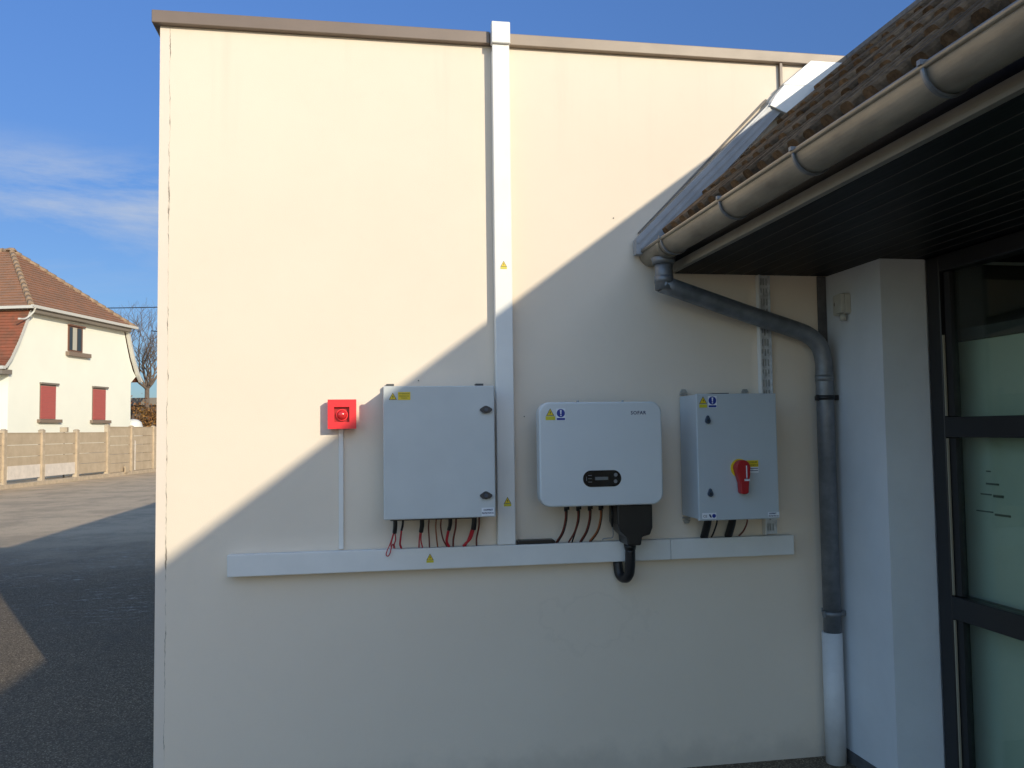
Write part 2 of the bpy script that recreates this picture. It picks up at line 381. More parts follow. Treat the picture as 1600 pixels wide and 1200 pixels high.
def text(name, s, x, z, y, size, material, parent, align='CENTER', sx=1.0, space=1.0, bold=0.0):
    """flat lettering facing -y, left/centre at x, baseline z"""
    cu = bpy.data.curves.new('lettering', 'FONT'); cu.body = s; cu.size = size; cu.align_x = align; cu.space_character = space; cu.offset = bold
    cu.extrude = 0.0002; cu.resolution_u = 2
    tmp = bpy.data.objects.new('lettering', cu); COL.objects.link(tmp)
    me = bpy.data.meshes.new_from_object(tmp.evaluated_get(bpy.context.evaluated_depsgraph_get()))
    bpy.data.objects.remove(tmp)
    pw = wloc(parent)
    me.transform(Matrix.Translation(Vector((x, y, z))-pw) @ Matrix.Rotation(R(90), 4, 'X') @ Matrix.Diagonal((sx, 1, 1, 1)))
    me.materials.clear(); me.materials.append(MAT[material])
    o = bpy.data.objects.new(name, me); COL.objects.link(o); o.parent = parent
    return o
def smooth_path(pts, k=6):
    pts = [Vector(p) for p in pts]; P = [pts[0]*2-pts[1]]+pts+[pts[-1]*2-pts[-2]]; out = []
    for i in range(1, len(P)-2):
        for j in range(k):
            t = j/k; a, b, c, d = P[i-1], P[i], P[i+1], P[i+2]
            out.append(0.5*((2*b)+(c-a)*t+(2*a-5*b+4*c-d)*t*t+(3*b-a-3*c+d)*t**3))
    return out+[pts[-1]]
def rrect(x0, x1, z0, z1, r, n=8):
    pts = []
    for cx, cz, a0 in ((x1-r, z1-r, 0), (x0+r, z1-r, 90), (x0+r, z0+r, 180), (x1-r, z0+r, 270)):
        for i in range(n+1):
            a = R(a0+90*i/n); pts.append((cx+r*math.cos(a), cz+r*math.sin(a)))
    return pts
def disc(x, z, r, n=24): return [(x+r*math.cos(2*math.pi*i/n), z+r*math.sin(2*math.pi*i/n)) for i in range(n)]

# ------------------------------------------------------------------ ground
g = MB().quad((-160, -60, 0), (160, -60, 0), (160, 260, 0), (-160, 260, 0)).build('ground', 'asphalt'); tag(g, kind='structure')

# ------------------------------------------------------------------ rendered building with the long blank wall
sb = thing('stucco_building', (3.5, 5, 0), 'cream rendered flat roofed building whose blank wall carries the electrical boxes', 'building')
X0 = -0.905
w = MB().box(X0, 9.0, 0, 0.12, -0.3, 3.417)
w.prism([(0.1205, -0.3), (0.1205, 3.05), (16.0, 2.78), (16.0, -0.3)], X0, 9.0, 'x')
w.build('wall', 'stucco', sb)
MB().box(X0-0.03, 0.575, -0.032, 0.15, 3.418, 3.476).build('coping', 'coping_dark', sb, 0.004)
MB().box(0.5765, 9.0, -0.030, 0.15, 3.418, 3.474).build('coping', 'coping_pale', sb, 0.004)['label'] = 'paler length of metal coping right of the vertical trunking'
MB().prism([(0.1215, 3.051), (0.1215, 3.12), (16.02, 2.85), (16.02, 2.781)], X0-0.02, 9.0, 'x').build('roof', 'roofing', sb)
MB().box(2.043, 2.056, -0.022, -0.001, 3.262, 3.4175).build('metal_strip', 'coping_dark', sb)
MB().box(2.215, 2.2585, -0.012, -0.001, 0.0, 2.343).build('joint_cover', 'skirting', sb)
for x, z in ((0.23, 1.83), (0.72, 1.66), (1.17, 2.61)): MB().cyl((x, -0.004, z), (x, 0.001, z), 0.003, n=8).build('screw_plug', 'sealant', sb)

# ------------------------------------------------------------------ low building with the tiled roof on the right
an = thing('tiled_roof_building', (4.0, -5, 0), 'low white building with a dark tiled roof, deep black eaves and tall dark windows', 'building')
YN, YF = -0.005, -10.5
XF = 1.447; XC = 2.26; XW = 2.483; YC = -0.465; ZS = 2.345
pw_ = MB().box(XC, XW, YC, YN, 0, ZS-0.002)
pw_.box(XW, 6.5, -0.45, YN, 0, ZS-0.002)
pw_.box(6.4, 6.5, YF, -0.451, 0, ZS-0.002); pw_.box(XW, 6.3995, YF, YF+0.1, 0, ZS-0.002)
pw_.build('wall', 'render_white', an)
MB().box(XC-0.008, XC-0.001, YC+0.001, YN, 0, 0.055).box(XC-0.008, XW, YC-0.008, YC-0.001, 0, 0.055).build('skirting', 'skirting', an)
MB().box(XW+0.12, 6.39, YF+0.11, -0.47, 0.004, 0.02).build('room_floor', 'interior', an)
MB().box(6.37, 6.39, YF+0.11, -0.47, 0.03, ZS-0.02).box(XW+0.12, 6.36, -0.462, -0.455, 0.03, ZS-0.02).build('room_lining', 'interior', an)
# roof: slopes either side of a low ridge
EX, EZ, RX, RZ = 1.432, 2.515, 2.432, 3.425
sd = Vector((RX-EX, RZ-EZ)); SL = sd.length; sd.normalize(); nn = Vector((-sd.y, sd.x))
rb = MB().prism([(EX, EZ), (RX, RZ), (5.6, 2.478), (5.6, 2.44), (RX, RZ-0.05), (EX+0.03, EZ-0.04)], YN, YF)
rb.build('roof_deck', 'roof_gap_shade', an)
tl = MB(); prof = [(0.020, -0.012), (0.020, 0.024), (0.030, 0.036), (0.042, 0.038), (0.062, 0.038), (0.072, 0.036), (0.078, 0.026), (0.0785, -0.012)]
ROWS = 5; pitch = SL/ROWS
for r_ in range(ROWS):
    y = -0.085; k = 0
    while y > YF+0.1:
        jit = random.uniform(-0.004, 0.004); lift = 0.020+random.uniform(-0.003, 0.004)
        sides = []
        for (sp, lf) in ((r_*pitch-0.03+jit, lift), (min((r_+1)*pitch+0.015, SL+0.01), 0.004)):
            rowv = []
            for (dy, h) in prof:
                q = Vector((EX, EZ))+sd*sp+nn*(h+lf); rowv.append((q.x, y-dy, q.y))
            sides.append(rowv)
        q0 = Vector((EX, EZ))+sd*(r_*pitch-0.028+jit)+nn*0.002
        bot = [(q0.x, y-dy, q0.y) for dy, h in prof]
        n_ = len(prof)
        vs = sides[0]+sides[1]+bot
        fs = [(i, i+1, n_+i+1, n_+i) for i in range(n_-1)]+[(2*n_+i, 2*n_+i+1, i+1, i) for i in range(n_-1)]
        fs += [(0, n_, 2*n_), (n_-1, 3*n_-1, 2*n_-1)]
        tl.add(vs, fs, False)
        y -= 0.110
tl.build('roof_tiles', 'tile', an)
MB().prism([(RX-0.030, RZ+0.030), (RX-0.030, RZ+0.052), (RX+0.02, RZ+0.060), (RX+0.12, RZ-0.01), (RX+0.11, RZ-0.04)], -0.015, YF).build('ridge_strip', 'sealant', an)
# flashing against the rendered wall
fl = MB()
fl.prism([(1.262, 2.425), (1.262, 2.496), (1.27, 2.508), (1.985, 3.215), (2.05, 3.18), (1.36, 2.47), (1.33, 2.425)], -0.062, -0.016)
fl.build('flashing', 'flash_metal', an)
MB().prism([(1.266, 2.478), (1.27, 2.490), (1.983, 3.200), (1.992, 3.192), (1.274, 2.476)], -0.067, -0.0625).build('flashing_fold', 'flash_metal', an)
MB().prism([(1.282, 2.452), (1.286, 2.460), (1.99, 3.166), (1.998, 3.160), (1.290, 2.450)], -0.066, -0.0625).build('flashing_fold', 'flash_metal', an)
MB().prism([(1.290, 2.535), (1.290, 2.543), (1.965, 3.232), (1.975, 3.226)], -0.015, -0.002).build('sealant_line', 'sealant', an)
up = MB().prism([(1.955, 3.175), (1.985, 3.225), (2.035, 3.283), (2.28, 3.285), (2.09, 3.12)], -0.078, -0.02)
up.build('flashing_joint', 'flash_white', an, 0.003)
MB().prism([(2.03, 3.2865), (2.185, 3.4165), (2.55, 3.4165), (2.55, 3.30), (2.26, 3.2865)], -0.072, -0.02).build('flashing_plate', 'flash_white', an, 0.003)['label'] = 'bright white metal plate at the top of the flashing'
# eaves
MB().box(XF, XF+0.02, YF, YN-0.002, ZS, 2.388).build('fascia', 'fascia', an, 0.002)
MB().box(XF+0.003, XF+0.02, YF, YN-0.002, 2.3885, 2.50).build('fascia_shade', 'soffit', an)  # dark board paints the gutter's shade on the upper fascia
MB().box(XF-0.006, XF-0.0005, YF, YN-0.002, ZS, ZS+0.012).build('drip_edge', 'fascia', an)
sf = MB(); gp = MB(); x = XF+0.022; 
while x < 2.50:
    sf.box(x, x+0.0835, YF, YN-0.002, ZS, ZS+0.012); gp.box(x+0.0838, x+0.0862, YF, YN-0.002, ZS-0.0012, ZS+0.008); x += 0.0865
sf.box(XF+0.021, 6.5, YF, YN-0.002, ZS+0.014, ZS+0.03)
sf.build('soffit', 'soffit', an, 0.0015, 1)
gp.build('soffit_gaps', 'soffit_gap', an)
# gutter
gx, gz, gr = 1.354, 2.437, 0.063
prof = [(gx+gr*math.cos(a), gz+gr*math.sin(a)) for a in [R(180+180*i/18) for i in range(19)]]
inner = [(gx+(gr-0.003)*math.cos(a), gz+(gr-0.003)*math.sin(a)) for a in [R(360-180*i/18) for i in range(19)]]
gu = MB().prism(prof+inner, -0.012, YF, sm=True)
gu.cyl((gx-gr, -0.012, gz+0.003), (gx-gr, YF, gz+0.003), 0.0085, n=10)
gu.prism([(gx+gr*math.cos(R(180+180*i/12)), gz+gr*math.sin(R(180+180*i/12))) for i in range(13)], -0.008, -0.014)
gut = gu.build('gutter', 'zinc', an)
def bracket(y, w=0.014):
    b = MB(); r0, r1 = gr+0.0005, gr+0.006
    pr = [(gx+r1*math.cos(R(178+180*i/16)), gz+r1*math.sin(R(178+180*i/16))) for i in range(17)]+[(gx+r0*math.cos(R(358-180*i/16)), gz+r0*math.sin(R(358-180*i/16))) for i in range(17)]
    b.prism(pr, y-w/2, y+w/2, sm=True)
    b.box(gx-gr-0.014, gx-gr+0.012, y-w/2, y+w/2, gz+0.004, gz+0.0165)
    return b.build('gutter_bracket', 'zinc_grey', gut)
for y in (-0.33, -0.968, -1.524, -2.143, -2.75, -3.35, -3.95, -4.6, -5.2): bracket(y)
for y in (-0.262,):
    pr = [(gx+(gr+0.0025)*math.cos(R(180+180*i/16)), gz+(gr+0.0025)*math.sin(R(180+180*i/16))) for i in range(17)]+[(gx+gr*0.999*math.cos(R(360-180*i/16)), gz+gr*0.999*math.sin(R(360-180*i/16))) for i in range(17)]
    MB().prism(pr, y-0.025, y+0.025, sm=True).build('gutter_seam', 'zinc', gut)
# windows: a dark framed glazed front
def window(y0, y1):
    fx0, fx1 = XW+0.002, XW+0.085
    f = MB()
    f.box(fx0, fx1, y0-0.085, y0, 0.02, ZS-0.004); f.box(fx0, fx1, y1, y1+0.05, 0.02, ZS-0.004)
    for z0, z1 in ((0.02, 0.09), (0.760, 0.857), (1.542, 1.630), (2.27, ZS-0.004)): f.box(fx0-0.001, fx1-0.002, y1+0.0505, y0-0.0855, z0, z1)
    fr = f.build('window', 'frame_dark', an, 0.003, 1)
    bars = MB()
    for z0, z1 in ((0.095, 0.755), (0.862, 1.537), (1.635, 1.99)): bars.box(fx0+0.004, fx0+0.012, y0-0.094, y0-0.0865, z0, z1)
    bars.build('glazing_bead', 'gasket', fr)
    b2 = MB()
    for z0, z1 in ((0.095, 0.755), (0.862, 1.537), (1.635, 2.265)): b2.box(fx0+0.014, fx0+0.04, y0-0.135, y0-0.097, z0, z1)
    b2.build('sash', 'frame_dark', fr)
    gl = MB()
    for z0, z1 in ((0.0905, 0.7595), (0.8575, 1.5415), (1.6305, 2.2695)): gl.box(fx0+0.03, fx0+0.036, y1+0.051, y0-0.136, z0, z1)
    gl.build('pane', 'glass', fr)
    return fr
for i, (a, b) in enumerate(((-0.468, -1.85), (-1.90, -3.25), (-3.30, -4.65), (-4.70, -6.05), (-6.10, -7.45), (-7.50, -8.85), (-8.90, -10.25))): window(a, b)
bl = MB(); xb = 2.62
bl.box(xb, xb+0.006, YF+0.15, -0.485, 0.05, 1.965)
bl.build('roller_blind', 'blind', an)
MB().box(xb-0.02, xb+0.04, YF+0.15, -0.48, 1.966, 2.02).build('blind_rail', 'interior', an)
for (ya, yb, z, h) in ((-0.655, -0.63, 1.395, .006), (-0.70, -0.625, 1.342, .008), (-0.655, -0.59, 1.296, .006), (-0.725, -0.665, 1.292, .011), (-0.66, -0.56, 1.222, .006), (-0.76, -0.67, 1.214, .009)):
    MB().box(xb-0.003, xb-0.001, ya, yb, z-h/2, z+h/2).build('window_mark', 'mark_dark', an)['label'] = 'short dark mark showing behind the glass'
# downpipe
rp_ = 0.0415
pth = [(1.354, -0.175, 2.375), (1.354, -0.175, 2.262)]
dp = MB().tube([(1.354, -0.175, 2.38), (1.354, -0.175, 2.235)], rp_, 20)
dp2 = [(1.350, -0.175, 2.263)]
dp.tube([(1.342, -0.176, 2.263)]+smooth_path([(1.40, -0.170, 2.247), (1.75, -0.13, 2.145), (2.03, -0.098, 2.068), (2.12, -0.088, 2.035), (2.172, -0.084, 1.985), (2.193, -0.082, 1.915), (2.1945, -0.082, 1.85)], 5)+[(2.1945, -0.082, 0.585)], rp_, 20)
dpo = dp.build('downpipe', 'zinc_grey', an)
MB().cyl((2.1945, -0.082, 1.815), (2.1945, -0.082, 1.845), rp_+0.0025, n=20).build('pipe_collar', 'zinc_grey', dpo)
MB().cyl((1.354, -0.175, 2.268), (1.354, -0.175, 2.30), rp_+0.0022, n=20).build('pipe_collar', 'zinc_grey', dpo)
MB().cyl((1.354, -0.175, 2.355), (1.354, -0.175, 2.385), rp_+0.008, rp_+0.016, n=20).build('pipe_collar', 'zinc_grey', dpo)
for z in (1.735, 0.700):
    c = MB().cyl((2.1945, -0.082, z-0.011), (2.1945, -0.082, z+0.011), rp_+0.004, n=20); c.box(2.185, 2.205, -0.041, -0.001, z-0.01, z+0.01)
    c.box(2.236, 2.262, -0.095, -0.085, z-0.012, z+0.012); c.box(2.140, 2.152, -0.1, -0.09, z-0.014, z+0.014)
    c.build('pipe_clamp', 'frame_dark' if z > 1 else 'zinc_grey', dpo)
MB().cyl((2.191, -0.082, 0.0), (2.191, -0.082, 0.612), 0.0475, n=24).build('plastic_pipe', 'pvc_old', an)['label'] = 'white plastic lower length of the downpipe'

# ------------------------------------------------------------------ junction box under the eaves
jb = thing('junction_box', (XC, -0.17, 2.12), 'small beige plastic junction box high on the white pillar under the eaves', 'junction box')
MB().prism(rrect(-0.228, -0.118, 2.128, 2.228, 0.012, 4), XC-0.001, XC-0.03, 'x').build('box', 'socket', jb, 0.002)
MB().prism(rrect(-0.226, -0.172, 2.132, 2.224, 0.010, 4), XC-0.031, XC-0.052, 'x').build('lid', 'socket', jb, 0.003)
MB().cyl((XC-0.025, -0.195, 2.127), (XC-0.025, -0.195, 2.098), 0.014, n=12).build('cable_gland', 'socket', jb)
MB().cyl((XC-0.031, -0.143, 2.183), (XC-0.034, -0.143, 2.183), 0.010, n=12).build('knockout', 'sealant', jb)

# ------------------------------------------------------------------ trunking
tr = thing('horizontal_trunking', (0.7, 0, 0.98), 'long white horizontal cable trunking running below the three boxes', 'cable trunking')
MB().box(-0.600, 2.022, -0.052, -0.001, 0.984, 1.074).build('base', 'pvc', tr, 0.003)
MB().box(-0.598, 1.399, -0.062, -0.0525, 0.982, 1.076).build('cover', 'pvc', tr, 0.003)
MB().box(1.401, 2.020, -0.0618, -0.0525, 0.9825, 1.0755).build('cover', 'pvc', tr, 0.003)
def hazard(name, x, z, y, s, parent, lines=True):
    """yellow triangle sign with a flash and a caption bar"""
    p = MB().prism([(x-0.5*s, z), (x+0.5*s, z), (x, z+0.9*s)], y, y-0.0008).build(name, 'text_dark', parent)
    MB().prism([(x-0.40*s, z+0.055*s), (x+0.40*s, z+0.055*s), (x, z+0.78*s)], y-0.0009, y-0.0014).build('yellow_field', 'yellow', p)
    b = [(0.06, .62), (-.10, .36), (.0, .36), (-.05, .12), (.12, .42), (.02, .42)]
    MB().prism([(x+a*s, z+c*s) for a, c in b], y-0.0015, y-0.0019).build('flash_symbol', 'text_dark', p)
    if lines:
        MB().box(x-0.5*s, x+0.5*s, y-0.001, y, z-0.36*s, z-0.03*s).build('caption', 'yellow_green', p)
    return p
hazard('warning_sticker', 0.272, 1.023, -0.0623, 0.032, tr)
vt = thing('vertical_trunking', (0.62, 0, 1.076), 'white vertical cable trunking climbing the wall past the coping', 'cable trunking')
MB().box(0.582, 0.660, -0.050, -0.034, 1.0775, 3.385).box(0.582, 0.660, -0.0335, -0.001, 1.0775, 3.385).build('base', 'pvc', vt, 0.003)
MB().box(0.580, 0.662, -0.062, -0.0505, 1.0775, 3.402).build('cover', 'pvc', vt, 0.004)
MB().box(0.577, 0.665, -0.075, -0.0325, 3.4045, 3.508).build('end_cap', 'pvc', vt, 0.004)
hazard('warning_sticker', 0.622, 2.352, -0.0623, 0.030, vt)
hazard('warning_sticker', 0.626, 1.264, -0.0623, 0.034, vt)
tag(MB().box(-0.129, -0.108, -0.012, -0.001, 1.0785, 1.615).build('mini_trunking', 'pvc', None, 0.002), 'thin white cable duct running from the red alarm down to the long trunking', 'cable duct')
tag(MB().prism([(0.672, 1.078), (0.845, 1.078), (0.848, 1.086), (0.838, 1.094), (0.680, 1.094), (0.671, 1.088)], -0.058, -0.012).build('rubber_strip', 'black_plastic', None, 0.002), 'black plastic strip lying on top of the trunking beside the vertical duct', 'plastic strip')

# ------------------------------------------------------------------ red alarm
al = thing('alarm_sounder', (-0.11, 0, 1.613), 'square red alarm sounder with a domed lens on the wall', 'alarm')
MB().box(-0.172, -0.052, -0.03, -0.001, 1.615, 1.741).build('back_box', 'red_case', al, 0.003)
f = MB(); ax0, ax1, az0, az1 = -0.174, -0.050, 1.613, 1.743; bx0, bx1, bz0, bz1 = -0.146, -0.080, 1.643, 1.710; fy = -0.072
f.box(ax0, bx0, fy, -0.031, az0, az1); f.box(bx1, ax1, fy, -0.031, az0, az1); f.box(bx0, bx1, fy, -0.031, bz1, az1); f.box(bx0, bx1, fy, -0.031, az0, bz0)
f.build('front_frame', 'red_case', al)
MB().box(bx0, bx1, -0.048, -0.032, bz0, bz1).build('recess_plate', 'red_dark', al)
MB().cyl((-0.112, -0.0485, 1.675), (-0.112, -0.062, 1.675), 0.026, n=24).build('lens_ring', 'red_case', al)
MB().dome((-0.112, -0.0622, 1.675), 0.022, 0.9).build('lens', 'red_lens', al)

# ------------------------------------------------------------------ left cabinet
c1 = thing('electrical_cabinet', (0.31, 0, 1.21), 'large square light grey electrical cabinet beside the vertical trunking', 'electrical cabinet')
MB().box(0.072, 0.544, -0.188, -0.022, 1.228, 1.787).build('body', 'cabinet', c1, 0.003)
d1 = MB().box(0.066, 0.549, -0.211, -0.1905, 1.221, 1.794).build('door', 'cabinet', c1, 0.004)
MB().box(0.078, 0.538, -0.1903, -0.1883, 1.232, 1.783).build('door_seal', 'black_plastic', c1)
def wing_lock(x, z, y, parent):
    k = MB().cyl((x, y, z), (x, y-0.008, z), 0.017, n=20)
    k.prism([(x-0.027, z-0.004), (x-0.015, z-0.014), (x+0.015, z-0.014), (x+0.027, z-0.004), (x+0.027, z+0.003), (x+0.012, z+0.013), (x-0.012, z+0.013), (x-0.027, z+0.003)], y-0.0085, y-0.013)
    l = k.build('lock', 'lock', parent)
    MB().cyl((x, y-0.0132, z), (x, y-0.02, z), 0.008, n=12).build('lock_insert', 'lock_blue', l)
wing_lock(0.510, 1.689, -0.2115, d1); wing_lock(0.506, 1.316, -0.2115, d1)
hazard('warning_sticker', 0.107, 1.735, -0.2115, 0.034, d1, False)
yl = MB().box(0.129, 0.182, -0.2122, -0.2115, 1.734, 1.768).build('warning_label', 'yellow', d1)
for s_, z, sz in (('ATTENTION', 1.7580, 0.0085), ('PRESENCE DE', 1.7480, 0.0075), ('TENSION', 1.7395, 0.0065)): text('lettering', s_, 0.1555, z, -0.2126, sz, 'text_dark', yl, sx=1.0 if 'PRES' not in s_ else 0.95)
wl = MB().box(0.487, 0.542, -0.2122, -0.2115, 1.227, 1.262).build('name_label', 'label_white', d1)
text('lettering', 'COFFRET', 0.516, 1.249, -0.2126, 0.010, 'label_ink', wl, bold=0.0003); text('lettering', 'PROTECTION DC', 0.5145, 1.236, -0.2126, 0.0085, 'label_ink', wl, sx=0.78, bold=0.0003)
for x in (0.083, 0.488): MB().box(x, x+0.034, -0.055, -0.002, 1.7885, 1.812).build('mounting_lug', 'heatsink', c1)
MB().box(0.095, 0.455, -0.165, -0.045, 1.212, 1.2275).build('gland_plate', 'black_plastic', c1)

# ------------------------------------------------------------------ cables (things of their own)
def cable(label, segs, cat='cable', group='cables hanging below the boxes'):
    """segs: list of (name, material, radius, points); the first is the thing's own part under an Empty when there are several"""
    if len(segs) == 1:
        n, m, r, p = segs[0]
        return tag(MB().tube(smooth_path(p, 5), r, 8).build('cable', m), label, cat, group)
    lo = min((q for s_ in segs for q in s_[3]), key=lambda q: q[2])
    t = thing('cable', lo, label, cat, group)
    for n, m, r, p in segs: MB().tube(smooth_path(p, 5), r, 8).build(n, m, t)
    return t
T = 1.0775
cable('leftmost cable under the large cabinet, black sleeve with red wires and a small red loop', [
    ('sleeve', 'cable_black', 0.0095, [(0.118, -0.09, 1.213), (0.118, -0.088, 1.18), (0.115, -0.08, 1.150)]),
    ('wire', 'cable_red', 0.0028, [(0.113, -0.080, 1.152), (0.104, -0.070, 1.120), (0.100, -0.055, 1.095), (0.102, -0.04, T)]),
    ('wire', 'cable_red', 0.0028, [(0.117, -0.079, 1.152), (0.120, -0.066, 1.120), (0.114, -0.052, 1.095), (0.118, -0.04, T)]),
    ('wire_loop', 'cable_red', 0.0022, [(0.110, -0.082, 1.150), (0.096, -0.080, 1.105), (0.083, -0.078, 1.075), (0.078, -0.077, 1.056), (0.086, -0.076, 1.049), (0.095, -0.076, 1.062), (0.100, -0.074, 1.082), (0.108, -0.062, 1.10), (0.112, -0.05, T+0.002)])])
cable('thin red and black cable, second from the left under the large cabinet', [
    ('sleeve', 'cable_black', 0.0050, [(0.152, -0.09, 1.213), (0.151, -0.085, 1.185), (0.146, -0.075, 1.160)]),
    ('wire', 'cable_red', 0.0044, [(0.146, -0.075, 1.162), (0.141, -0.06, 1.115), (0.140, -0.05, 1.095), (0.146, -0.04, T)])])
cable('thick black sleeve with short red wires, third from the left under the large cabinet', [
    ('sleeve', 'cable_black', 0.0100, [(0.236, -0.09, 1.213), (0.236, -0.085, 1.18), (0.232, -0.075, 1.150)]),
    ('wire', 'cable_red', 0.0030, [(0.228, -0.074, 1.152), (0.225, -0.06, 1.115), (0.224, -0.045, T)]),
    ('wire', 'cable_red', 0.0030, [(0.234, -0.074, 1.152), (0.232, -0.06, 1.115), (0.240, -0.045, T)])])
for x, dx, m, lab in ((0.268, 0.003, 'cable_brown', 'thin dark brown cable, straight, fourth from the left under the large cabinet'),
                      (0.300, 0.008, 'cable_tan', 'thin pale brown cable bowing outward near the middle under the large cabinet'),
                      (0.322, 0.028, 'cable_brown', 'thin brown cable curving right towards the trunking under the large cabinet')):
    cable(lab, [('wire', m, 0.0034, [(x, -0.09, 1.213), (x-0.003, -0.085, 1.17), (x+dx*0.3, -0.065, 1.115), (x+dx, -0.045, T)])])
cable('thick black sleeve ending in a red wire bundle right of middle under the large cabinet', [
    ('sleeve', 'cable_black', 0.0088, [(0.362, -0.09, 1.213), (0.361, -0.085, 1.18), (0.356, -0.075, 1.155)]),
    ('wire', 'cable_red', 0.0062, [(0.356, -0.075, 1.158), (0.348, -0.062, 1.115), (0.350, -0.052, 1.095), (0.360, -0.045, T)])])
cable('dark red cable, third from the right under the large cabinet', [('wire', 'cable_brown', 0.0045, [(0.388, -0.09, 1.213), (0.386, -0.08, 1.165), (0.378, -0.06, 1.115), (0.378, -0.045, T)])])
cable('thick black sleeve whose red wires lean left, second from the right under the large cabinet', [
    ('sleeve', 'cable_black', 0.0115, [(0.470, -0.09, 1.213), (0.469, -0.088, 1.185), (0.466, -0.080, 1.155)]),
    ('wire', 'cable_red', 0.0062, [(0.468, -0.08, 1.158), (0.455, -0.068, 1.115), (0.436, -0.055, 1.092), (0.424, -0.045, T)]),
    ('wire', 'cable_red', 0.0045, [(0.460, -0.079, 1.158), (0.446, -0.062, 1.112), (0.432, -0.045, T)])])
cable('thin brown cable, rightmost under the large cabinet', [('wire', 'cable_brown', 0.0040, [(0.492, -0.09, 1.213), (0.491, -0.08, 1.165), (0.483, -0.06, 1.115), (0.484, -0.045, T)])])

# ------------------------------------------------------------------ inverter
iv = thing('solar_inverter', (1.03, 0, 1.25), 'wide light grey solar inverter with rounded corners and a black oval display', 'inverter')
MB().prism(rrect(0.80, 1.27, 1.262, 1.700, 0.02, 4), -0.002, -0.125).build('heat_sink', 'heatsink', iv, 0.003)
MB().prism(rrect(0.752, 1.305, 1.262, 1.713, 0.045), -0.126, -0.150).build('back_shell', 'cover', iv, 0.004)
cv = MB().prism(rrect(0.745, 1.312, 1.256, 1.719, 0.052, 10), -0.151, -0.222, sm=False).build('front_cover', 'cover', iv, 0.008, 3)
dpn = MB().prism(rrect(0.940, 1.116, 1.341, 1.414, 0.0364, 12), -0.2222, -0.2245).build('display', 'black_gloss', cv, 0.0008, 1)
MB().box(0.995, 1.055, -0.2253, -0.2247, 1.371, 1.385).build('screen', 'screen', dpn)
bt = MB()
for x, z in ((1.090, 1.393), (1.089, 1.364)):
    bt.prism(disc(x, z, 0.0095)+disc(x, z, 0.0075)[::-1], -0.2247, -0.2252) if False else bt.cyl((x, -0.2247, z), (x, -0.2255, z), 0.0085, n=16)
bt.build('button', 'button', dpn)
ld = MB()
for z in (1.392, 1.378, 1.363): ld.box(0.964, 0.980, -0.2252, -0.2247, z-0.0012, z+0.0012)
ld.box(0.955, 0.957, -0.2252, -0.2247, 1.368, 1.387); ld.build('indicator', 'button', dpn)
text('logo', 'SOFAR', 1.166, 1.661, -0.2226, 0.022, 'label_ink', cv, align='LEFT', space=1.12, bold=0.0004)
hazard('warning_sticker', 0.796, 1.659, -0.2224, 0.036, cv, False)
MB().box(0.775, 0.818, -0.2232, -0.2224, 1.640, 1.657).build('caption_label', 'yellow_green', cv)
def blue_mark(x, z, r, y, parent):
    wl = MB().box(x-r*1.12, x+r*1.12, y-0.0006, y, z-r*1.75, z+r*1.1).build('notice_sticker', 'label_white', parent)
    MB().prism(disc(x, z, r), y-0.0007, y-0.0012).build('blue_disc', 'blue', wl)
    MB().prism([(x-r*0.12, z-r*0.25), (x+r*0.12, z-r*0.25), (x+r*0.2, z+r*0.75), (x-r*0.2, z+r*0.75)], y-0.0013, y-0.0017).prism(disc(x, z-r*0.55, r*0.17, 12), y-0.0013, y-0.0017).build('exclamation_mark', 'label_white', wl)
    MB().box(x-r, x+r, y-0.0012, y-0.0007, z-r*1.65, z-r*1.15).build('caption', 'blue', wl)
blue_mark(0.844, 1.670, 0.0185, -0.2224, cv)
for x in (0.93, 1.14): MB().cyl((x, -0.19, 1.7195), (x, -0.19, 1.726), 0.006, n=10).build('screw', 'steel', iv)
ac = MB()
ac.prism([(1.103, 1.2555), (1.268, 1.2555), (1.268, 1.150), (1.255, 1.118), (1.218, 1.110), (1.212, 1.072), (1.150, 1.072), (1.146, 1.108), (1.118, 1.135), (1.103, 1.170)], -0.195, -0.055)
ac.build('terminal_box', 'black_plastic', iv, 0.006)
MB().cyl((1.181, -0.125, 1.0717), (1.181, -0.125, 1.045), 0.029, 0.025, n=20).build('cable_gland', 'black_plastic', iv)
gl = MB()
for x in (0.882, 0.938, 0.992, 1.042): gl.cyl((x, -0.13, 1.2615), (x, -0.13, 1.228), 0.0088, n=12); gl.cyl((x+0.016, -0.10, 1.2615), (x+0.016, -0.10, 1.232), 0.0075, n=12)
gl.build('connector', 'black_plastic', iv)
MB().cyl((1.100, -0.12, 1.256), (1.100, -0.12, 1.15), 0.0045, n=10).build('antenna', 'black_plastic', iv)
cable('thick black cable curling under the trunking below the solar inverter', [('jacket', 'cable_black', 0.0235, [(1.181, -0.125, 1.046), (1.182, -0.120, 1.0), (1.182, -0.112, 0.955), (1.178, -0.098, 0.922), (1.166, -0.07, 0.908), (1.152, -0.042, 0.925), (1.148, -0.03, 0.982)])], group='cables below the inverter')
